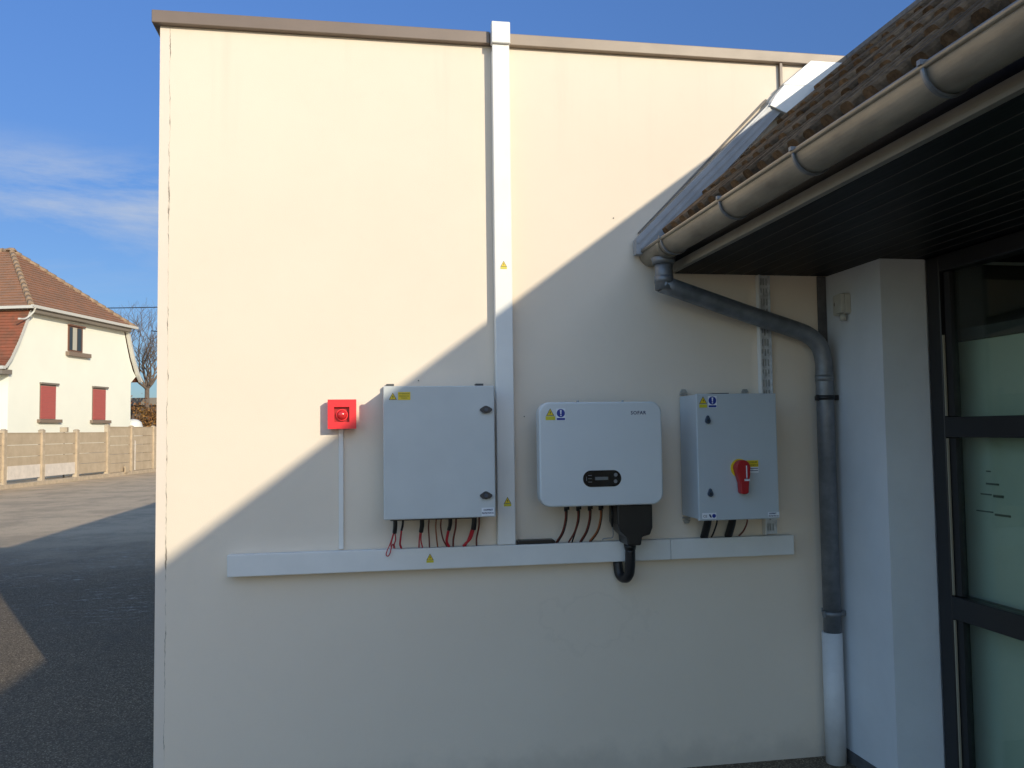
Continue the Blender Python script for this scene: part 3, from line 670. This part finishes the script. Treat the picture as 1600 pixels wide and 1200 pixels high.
for i, (x, xb_, m, lab) in enumerate(((0.880, 0.853, 'cable_brown', 'brown red cable under the solar inverter, nearest the vertical trunking'),
                       (0.938, 0.912, 'cable_brown', 'second brown red cable from the left under the solar inverter, in two strands'),
                       (0.992, 0.966, 'cable_brown', 'third brown red cable from the left under the solar inverter, slightly bowed'),
                       (1.044, 1.012, 'cable_tan', 'orange brown cable under the solar inverter nearest its black terminal box'))):
    zt = 1.23
    cable(lab, [('wire', m, 0.0042, [(x, -0.13, zt), (x+0.001, -0.12, 1.19), (x-0.006, -0.085, 1.13), (xb_, -0.045, T)]),
                ('wire', 'cable_black', 0.0036, [(x+0.012, -0.11, zt), (x+0.010, -0.10, 1.18), (x+0.002 if i != 1 else x, -0.07, 1.125), (xb_+0.008+(0.01 if i == 1 else 0), -0.04, T)])], group='cables below the inverter')
cable('thin grey wire lying over the trunking beside the black terminal box', [('wire', 'cable_grey', 0.0022, [(1.108, -0.10, 1.15), (1.114, -0.08, 1.10), (1.095, -0.06, 1.092), (1.077, -0.05, 1.088), (1.070, -0.045, T)])], group='cables below the inverter')

# ------------------------------------------------------------------ right cabinet with the isolator
c2 = thing('switch_cabinet', (1.66, 0, 1.18), 'narrow blue grey switch cabinet with a red rotary handle', 'electrical cabinet')
MB().box(1.474, 1.844, -0.226, -0.022, 1.183, 1.748).build('body', 'cabinet_blue', c2, 0.003)
MB().box(1.478, 1.840, -0.229, -0.2265, 1.187, 1.744).build('door_seal', 'black_plastic', c2)
d2 = MB().box(1.466, 1.853, -0.251, -0.2295, 1.179, 1.751).build('door', 'cabinet_blue', c2, 0.004)
def drop_lock(x, z, y):
    p = [(x+0.013*math.cos(R(a)), z-0.004+0.013*math.sin(R(a))) for a in range(150, 391, 20)]+[(x+0.005, z+0.018), (x, z+0.021), (x-0.005, z+0.018)]
    l = MB().prism(p, y, y-0.010).build('lock', 'lock_blue', d2, 0.001)
    MB().cyl((x, y-0.0102, z-0.003), (x, y-0.013, z-0.003), 0.006, n=12).build('lock_insert', 'lock', l)
drop_lock(1.517, 1.632, -0.2515); drop_lock(1.521, 1.303, -0.2515)
hazard('warning_sticker', 1.4985, 1.706, -0.2515, 0.037, d2, False)
MB().box(1.480, 1.517, -0.2523, -0.2515, 1.688, 1.703).build('caption_label', 'yellow_green', d2)
blue_mark(1.543, 1.720, 0.0185, -0.2515, d2)
nl = MB().box(1.481, 1.548, -0.2522, -0.2515, 1.187, 1.214).build('maker_label', 'label_white', d2)
text('lettering', 'CE', 1.485, 1.194, -0.2526, 0.016, 'label_ink', nl, align='LEFT'); MB().prism([(1.512, 1.207), (1.520, 1.207), (1.527, 1.193), (1.519, 1.193)], -0.2523, -0.2527).build('slanted_mark', 'label_ink', nl)
MB().prism(disc(1.537, 1.200, 0.009), -0.2523, -0.2527).build('round_mark', 'blue', nl)
wl = MB().box(1.797, 1.852, -0.2522, -0.2515, 1.186, 1.209).build('name_label', 'label_white', d2)
text('lettering', 'COFFRET', 1.820, 1.200, -0.2526, 0.0085, 'label_ink', wl, bold=0.0003); text('lettering', 'PROTECTION AC', 1.8245, 1.189, -0.2526, 0.0075, 'label_ink', wl, sx=0.85, bold=0.0003)
yl = MB().box(1.700, 1.757, -0.2522, -0.2515, 1.416, 1.446).build('warning_label', 'yellow', d2)
text('lettering', 'COUPURE', 1.730, 1.434, -0.2526, 0.010, 'text_dark', yl, sx=0.9); text('lettering', "D'URGENCE", 1.730, 1.421, -0.2526, 0.010, 'text_dark', yl, sx=0.9)
wl = MB().box(1.700, 1.757, -0.2522, -0.2515, 1.389, 1.4155).build('instruction_label', 'label_white', d2)
MB().box(1.703, 1.755, -0.2526, -0.2523, 1.4075, 1.4105).box(1.703, 1.755, -0.2526, -0.2523, 1.3975, 1.4005).build('blue_line', 'label_ink', wl)
MB().prism(disc(1.664, 1.412, 0.042, 32), -0.2515, -0.258).build('handle_plate', 'yellow', d2)
hp_ = [(1.664+0.035*math.cos(R(a)), 1.415+0.035*math.sin(R(a))) for a in range(-20, 201, 20)]
hx = [(1.6365, 1.385), (1.648, 1.345), (1.650, 1.305), (1.656, 1.297), (1.680, 1.297), (1.687, 1.304), (1.690, 1.350), (1.697, 1.385)]
hd = MB().prism(hp_+hx, -0.2585, -0.298).build('rotary_handle', 'handle_red', d2, 0.006)
MB().box(1.675, 1.680, -0.2995, -0.2985, 1.362, 1.425).prism([(1.666, 1.356), (1.692, 1.356), (1.690, 1.366), (1.684, 1.362), (1.677, 1.372), (1.671, 1.362), (1.667, 1.366)], -0.2995, -0.2985).build('white_pointer', 'label_white', hd)
def lug(x, z, up):
    k = MB().box(x-0.018, x+0.018, -0.012, -0.002, z-0.004, z+0.006); k.cyl((x, -0.013, z+0.012*up), (x, -0.002, z+0.012*up), 0.010, n=12)
    k.prism([(x-0.018, z+0.009*up), (x+0.018, z+0.009*up), (x+0.009, z+0.026*up), (x-0.009, z+0.026*up)], -0.0125, -0.003); k.cyl((x, -0.018, z+0.012*up), (x, -0.013, z+0.012*up), 0.005, n=8)
    k.build('mounting_lug', 'steel', c2)
lug(1.500, 1.757, 1); lug(1.815, 1.757, 1); lug(1.500, 1.168, -1)
MB().box(1.575, 1.655, -0.18, -0.10, 1.7485, 1.757).build('vent_cap', 'black_plastic', c2)
for i, (x, lab) in enumerate(((1.572, 'thick black cable on the left below the switch cabinet'), (1.694, 'thick black cable on the right below the switch cabinet'))):
    cable(lab, [('jacket', 'cable_black', 0.0185, [(x, -0.10, 1.182), (x, -0.09, 1.15), (x+0.001, -0.055, 1.10), (x+0.001, -0.038, T)])], group='cables below the switch cabinet')
cable('thin black cable between the two thick cables below the switch cabinet', [('wire', 'cable_black', 0.0040, [(1.612, -0.10, 1.182), (1.618, -0.09, 1.15), (1.613, -0.06, 1.10), (1.608, -0.045, T)])], group='cables below the switch cabinet')
cable('thin dark cable curving below the right half of the switch cabinet', [('wire', 'cable_brown', 0.0038, [(1.762, -0.10, 1.182), (1.770, -0.09, 1.15), (1.765, -0.06, 1.105), (1.745, -0.045, T)])], group='cables below the switch cabinet')

# ------------------------------------------------------------------ slotted cable tray behind the switch cabinet
ct = thing('slotted_cable_tray', (1.92, 0, 1.078), 'slotted metal cable tray running up the wall behind the switch cabinet', 'cable tray')
k = MB(); xs = [1.899, 1.905, 1.912, 1.919, 1.926, 1.933, 1.940, 1.947, 1.953]; z = 1.0785; row = 0
k.box(1.893, 1.899, -0.034, -0.002, 1.0785, 2.342); k.box(1.953, 1.956, -0.020, -0.002, 1.0785, 2.342)
while z < 2.335:
    z1 = min(z+0.016, 2.342); z2 = min(z+0.050, 2.342)
    k.box(1.899, 1.953, -0.012, -0.010, z, z1)
    for a, b in ((1.899, 1.907), (1.916, 1.922), (1.930, 1.936), (1.945, 1.953)): k.box(a, b, -0.012, -0.010, z1, z2)
    if row % 2: k.box(1.907, 1.916, -0.012, -0.010, z1, z1+0.012); k.box(1.936, 1.945, -0.012, -0.010, z1, z1+0.012)
    z = z2; row += 1
k.build('tray', 'galvanised', ct)
MB().box(1.888, 1.8925, -0.036, -0.002, 1.0785, 2.342).build('side_flange', 'pvc', ct)
MB().box(1.902, 1.950, -0.0075, -0.002, 1.0785, 2.342).build('cable_bed', 'steel', ct)

# ------------------------------------------------------------------ concrete fence
FA = Vector((-10.9, 24.007, 0)); FD = Vector((0.17, 0.985, 0)).normalized(); FN = Vector((-FD.y, FD.x, 0))
def ff(u, v, z): return tuple(FA+FD*u+FN*v+Vector((0, 0, z)))
fe = thing('concrete_fence', ff(3, 0, 0), 'beige concrete post and slab fence along the far side of the yard', 'fence')
posts = [-14.9, -12.75, -10.6, -8.4, -6.2, -4.0, -1.9, 0.22, 2.32, 4.53, 6.82, 8.85, 10.95, 13.1, 15.3, 17.5, 19.7]
for i, u in enumerate(posts):
    top = 1.82 if u < 6 else (1.97 if u > 7 else 2.0)
    cap = 0.075
    p = MB().obox(ff, u-cap, u+cap, -0.02, 0.14, -0.1, top-0.05)
    p.add([ff(a, b, c) for a, b, c in ((u-cap-.01, -.03, top-.05), (u+cap+.01, -.03, top-.05), (u+cap+.01, .15, top-.05), (u-cap-.01, .15, top-.05), (u-.03, .02, top), (u+.03, .02, top), (u+.03, .10, top), (u-.03, .10, top))],
          [(0, 1, 2, 3), (4, 5, 6, 7), (0, 1, 5, 4), (1, 2, 6, 5), (2, 3, 7, 6), (3, 0, 4, 7)])
    p.build('post', 'concrete_post', fe)
    if i+1 < len(posts):
        u1 = posts[i+1]; hi = 1.685 if u < 6 else 1.895; n = 4 if u < 6 else 5
        z0 = 0.215 if u < 6 else 0.14
        pn = MB(); hh = (hi-z0)/n
        for j in range(n):
            white = (0 <= i-7 <= 1) and j == 0
            if white: continue
            o = random.uniform(-0.006, 0.006)
            pn.obox(ff, u+0.076, u1-0.076, 0.045+o, 0.085+o, z0+hh*j+0.006, z0+hh*(j+1)-0.006)
            if j == n-1: pn.obox(ff, u+0.076, u1-0.076, 0.03+o, 0.10+o, z0+hh*(j+1)-0.0055, z0+hh*(j+1)+0.02)
        pn.build('panel', 'concrete', fe)
        if 0 <= i-7 <= 1:
            MB().obox(ff, u+0.20, u1-0.10, 0.035, 0.085, 0.255, 0.655 if i == 8 else 0.675).build('slab', 'concrete_white', fe)['label'] = 'whitish replacement slab low in the fence'
MB().obox(ff, -16, 22, -0.07, 0.16, -0.1, 0.13).build('footing', 'concrete_post', fe)
MB().obox(ff, 8.98, 9.03, -0.05, -0.021, 0.16, 1.36).build('waste_pipe', 'concrete_white', fe)
MB().obox(ff, 8.0, 8.3, -0.12, -0.071, 0.1, 0.35).build('drain_hopper', 'concrete', fe)

# ------------------------------------------------------------------ house beyond the fence
HO = Vector((-12.562, 28.791, 0)); HD = Vector((0.276, 0.961, 0)).normalized(); HN = Vector((-HD.y, HD.x, 0))
def hf(u, v, z): return tuple(HO+HD*u+HN*v+Vector((0, 0, z)))
ho = thing('brick_tiled_house', hf(4, 5, 0), 'cream house with a red brown tiled hipped roof and closed red shutters beyond the fence', 'house')
DEP = 11.0
sideL = [(0, -0.3), (0, 4.15), (0.16, 4.45), (0.42, 4.95), (0.72, 5.55), (1.07, 6.3)]
sideR = [(7.18, 6.3), (7.42, 5.6), (7.68, 4.95), (7.95, 4.45), (8.2, 4.2), (7.8, 3.9), (7.8, -0.3)]
hw = MB().prism(sideL+sideR, 0, DEP, 'y', fr=lambda x, y, z: hf(x, y, z)).build('wall', 'house_wall', ho)
def courses(mb, a0, a1, b0, b1, n, h=0.035, out=None):
    a0, a1, b0, b1 = map(Vector, (a0, a1, b0, b1)); nr = (a1-a0).cross(b0-a0).normalized()
    if out is not None and nr.dot(Vector(out)) < 0: nr = -nr
    for i in range(n):
        t0, t1 = i/n, (i+1)/n
        p = [a0.lerp(b0, t0)+nr*h, a1.lerp(b1, t0)+nr*h, a1.lerp(b1, t1)+nr*0.004, a0.lerp(b0, t1)+nr*0.004, a0.lerp(b0, t0)-nr*0.03, a1.lerp(b1, t0)-nr*0.03]
        mb.add(p, [(0, 1, 2, 3), (4, 5, 1, 0)])
AP = hf(3.95, 2.95, 9.14); AP2 = hf(3.95, DEP-2.95, 9.14)
eL, eR, eL2, eR2 = hf(0.72, -0.30, 6.32), hf(7.62, -0.30, 6.32), hf(0.72, DEP+.3, 6.32), hf(7.62, DEP+.3, 6.32)
rf = MB()
courses(rf, eL, eR, AP, AP, 22, 0.04, tuple(-HN+Vector((0, 0, 1))))
courses(rf, eL2, eL, AP2, AP, 22, 0.04, tuple(-HD+Vector((0, 0, 1))))
courses(rf, eR, eR2, AP, AP2, 22, 0.04, tuple(HD+Vector((0, 0, 1))))
courses(rf, eR2, eL2, AP2, AP2, 22, 0.04, tuple(HN+Vector((0, 0, 1))))
rfo = rf.build('roof', 'house_roof', ho)
rt = MB()
for a, b in ((eL, AP), (eR, AP), (AP, AP2)):
    a, b = Vector(a), Vector(b); n = int((b-a).length/0.36)
    for i in range(n):
        p, q = a.lerp(b, i/n), a.lerp(b, (i+1.12)/n); rt.tube([p+Vector((0, 0, .03)), q+Vector((0, 0, .02))], [0.115, 0.085], 8)
rt.build('ridge_tiles', 'ridge_tile', rfo)
MB().tube([Vector(AP)+Vector((0, 0, .0)), Vector(AP)+Vector((0, 0, .12))], [0.22, 0.12], 8).build('ridge_end', 'ridge_tile', rfo)
low = MB()
pl = [(-0.42, 4.02), (-0.12, 4.36), (0.28, 5.02), (0.58, 5.62), (0.86, 6.2)]
pr_ = [(8.52, 3.98), (8.24, 4.32), (7.86, 4.98), (7.60, 5.60), (7.38, 6.2)]
for P_, s_ in ((pl, -1), (pr_, 1)):
    for i in range(len(P_)-1):
        (a, az), (b, bz) = P_[i], P_[i+1]
        courses(low, hf(a, -0.16, az), hf(a, DEP+.16, az), hf(b, -0.16, bz), hf(b, DEP+.16, bz), 5, 0.025, tuple(HD*s_+Vector((0, 0, .6))))
low.build('lower_roof', 'house_roof_low', ho)
for P_, s_ in ((pl, 1), (pr_, -1)):
    pts = [(a, az) for a, az in P_]+[(a+0.11*s_, az-0.03) for a, az in P_[::-1]]
    MB().prism(pts, -0.175, -0.02, 'y', fr=lambda x, y, z: hf(x, y, z)).build('verge_board', 'house_trim', ho)
MB().obox(hf, 0.98, 7.30, -0.31, -0.001, 6.12, 6.29).build('eaves_board', 'house_trim_dark', ho)
MB().obox(hf, 0.68, 7.66, -0.42, -0.315, 6.27, 6.38).obox(hf, 0.60, 0.70, -0.42, DEP, 6.24, 6.34).obox(hf, -0.55, -0.40, -0.2, DEP, 3.95, 4.06).build('gutter', 'house_trim', ho)
MB().obox(hf, -0.50, 0.0, -0.14, DEP, 3.78, 3.945).build('lower_eaves', 'house_trim_dark', ho)
MB().tube(smooth_path([hf(0.80, -0.40, 6.27), hf(0.82, -0.32, 6.12), hf(0.55, -0.22, 5.85), hf(0.2, -0.2, 5.80)], 4), 0.034, 8).build('downpipe', 'house_trim', ho)
for (u0, u1, z0, z1) in ((1.68, 2.60, 2.23, 3.53), (4.94, 5.87, 2.23, 3.55)):
    wd = MB().obox(hf, u0, u1, -0.02, -0.002, z0, z1).build('window', 'house_trim_dark', ho)
    sh = MB(); n = 22
    for i in range(n): sh.obox(hf, u0+0.03, u1-0.03, -0.045, -0.021, z0+(z1-z0-0.06)*i/n+0.006, z0+(z1-z0-0.06)*(i+1)/n)
    sh.build('roller_shutter', 'shutter', wd)
    MB().obox(hf, u0-0.13, u1+0.25, -0.14, -0.003, z0-0.14, z0-0.015).build('sill', 'sill', wd)
    MB().obox(hf, u0-0.02, u1+0.1, -0.10, -0.003, z1+0.001, z1+0.07).build('shutter_box', 'house_trim_dark', wd)
wd = MB().obox(hf, 3.29, 4.22, -0.03, -0.002, 4.93, 5.93).build('window', 'house_frame', ho)
MB().obox(hf, 3.36, 3.72, -0.045, -0.031, 4.98, 5.88).obox(hf, 3.86, 4.12, -0.045, -0.031, 4.98, 5.88).build('pane', 'house_glass', wd)
MB().obox(hf, 3.55, 3.80, -0.06, -0.046, 4.98, 5.88).build('white_sash', 'curtain', wd)
MB().obox(hf, 3.17, 4.62, -0.16, -0.003, 4.74, 4.90).build('sill', 'sill', wd)
MB().obox(hf, 3.27, 4.34, -0.09, -0.003, 5.935, 5.99).build('lintel', 'house_frame', wd)
bay = MB().obox(hf, 7.801, 8.35, 0.9, 4.5, -0.3, 3.93).build('side_bay', 'house_wall', ho)
MB().obox(hf, 7.85, 7.95, 0.85, 0.899, 2.6, 3.75).obox(hf, 7.85, 8.35, 0.84, 0.899, 2.5, 2.58).build('bay_window', 'house_trim_dark', bay)

# ------------------------------------------------------------------ small things beyond the fence
tk = thing('white_tank', hf(8.6, 0.4, 0), 'white round topped tank at the far corner of the cream house', 'tank')
MB().tube([hf(8.35, 0.2, 0), hf(8.35, 0.2, 1.95), hf(8.35, 0.2, 2.15), hf(8.35, 0.2, 2.26), hf(8.35, 0.2, 2.30)], [0.42, 0.42, 0.36, 0.22, 0.05], 20).build('body', 'tank', tk)
MB().tube([hf(8.35, 0.2, 0.6), hf(8.35, 0.2, 0.66)], 0.44, 20).build('hoop', 'house_trim', tk)
px_ = FA+FD*5.3+FN*0.9
lb = thing('letter_box', tuple(px_), 'small grey box on a stake just showing over the fence top', 'letter box')
MB().tube([px_, px_+Vector((0, 0, 1.72))], 0.03, 8).build('stake', 'house_trim_dark', lb)
MB().box(px_.x-0.12, px_.x+0.12, px_.y-0.1, px_.y+0.1, 1.721, 1.90).build('box', 'concrete_post', lb, 0.01)
sh = thing('garden_shed', (-11.2, 47, 0), 'brown shed behind the bare tree right of the cream house', 'shed')
MB().box(-13.2, -11.25, 46, 49, 0, 3.2).build('wall', 'shed', sh)
MB().prism([(-13.5, 3.21), (-11.0, 3.21), (-11.1, 3.62), (-13.4, 3.62)], 45.8, 49.2).build('roof', 'house_trim_dark', sh)

def make_tree():
    t = thing('bare_tree', (-11.25, 42.5, 0), 'leafless tree with spreading upright branches right of the cream house', 'tree')
    rnd = random.Random(11); base = Vector((-11.25, 42.5, 0)); fork = base+Vector((0.03, 0, 3.9))
    MB().tube([base, base+Vector((0.02, 0, 1.8)), fork+Vector((0, 0, .1))], [0.17, 0.13, 0.11], 10).build('trunk', 'bark', t)
    cr = MB()
    def grow(p, d, ln, r, lev):
        pts = [p]; q = p
        for i in range(4):
            d = (d+Vector((rnd.uniform(-.2, .2), rnd.uniform(-.2, .2), rnd.uniform(-.06, .16)))).normalized(); q = q+d*(ln/4); pts.append(q)
        cr.tube(pts, [r*(1-0.11*i) for i in range(5)], 5 if lev < 2 else 3, False)
        if lev >= 5: return
        for k in range(3 if lev < 4 else 2):
            a = pts[rnd.choice((2, 3, 4, 4))]
            nd = (d+Vector((rnd.uniform(-.85, .85), rnd.uniform(-.85, .85), rnd.uniform(-.25, .6)))).normalized()
            grow(a, nd, ln*rnd.uniform(.6, .82), r*0.58, lev+1)
    for k in range(6):
        a = k*math.pi/3+rnd.uniform(-.3, .3)
        grow(fork, Vector((math.cos(a)*.75, math.sin(a)*.75, rnd.uniform(.5, 1.1))).normalized(), rnd.uniform(1.2, 1.7), 0.07, 0)
    grow(fork, Vector((0.05, 0, 1)), 1.7, 0.08, 0)
    cr.build('crown', 'bark', t)
make_tree()
def make_hedge():
    rnd = random.Random(5); m = MB()
    for c in range(80):
        cx, cy_, cz = rnd.uniform(-12.0, -7.5), rnd.uniform(40.2, 41.4), rnd.uniform(0.4, 3.1)
        for i in range(70):
            p = Vector((cx+rnd.gauss(0, .26), cy_+rnd.gauss(0, .26), cz+rnd.gauss(0, .22)))
            a = Vector((rnd.uniform(-1, 1), rnd.uniform(-1, 1), rnd.uniform(-1, 1))).normalized()*0.06; b = a.cross(Vector((rnd.uniform(-1, 1), rnd.uniform(-1, 1), rnd.uniform(-1, 1)))).normalized()*0.04
            m.quad(p-a, p-b, p+a, p+b)
    t = thing('autumn_shrub', (-9.8, 40.8, 0), 'low orange and yellow autumn shrub behind the fence at the foot of the bare tree', 'shrub')
    m.build('foliage', 'hedge_leaf', t)
    s = MB()
    for i in range(24):
        x, y = rnd.uniform(-12, -7.6), rnd.uniform(40.4, 41.2); s.tube([(x, y, 0), (x+rnd.uniform(-.2, .2), y, 1.2), (x+rnd.uniform(-.4, .4), y+rnd.uniform(-.2, .2), 2.6)], [.03, .02, .008], 5)
    s.build('stems', 'bark', t)
make_hedge()
def wire(p, q, sag, label):
    p, q = Vector(p), Vector(q); pts = [p.lerp(q, i/24)-Vector((0, 0, sag*4*(i/24)*(1-i/24))) for i in range(25)]
    tag(MB().tube(pts, 0.022, 5).build('overhead_wire', 'black_plastic'), label, 'wire')
wire((-14.5, 38, 7.45), (22, 42, 13.0), 1.2, 'thin black overhead wire running right from behind the house roof')
wire((-9.6, 36.4, 6.25), (22, 46, 8.0), 0.9, 'lower fainter overhead wire starting at the right eaves of the house')
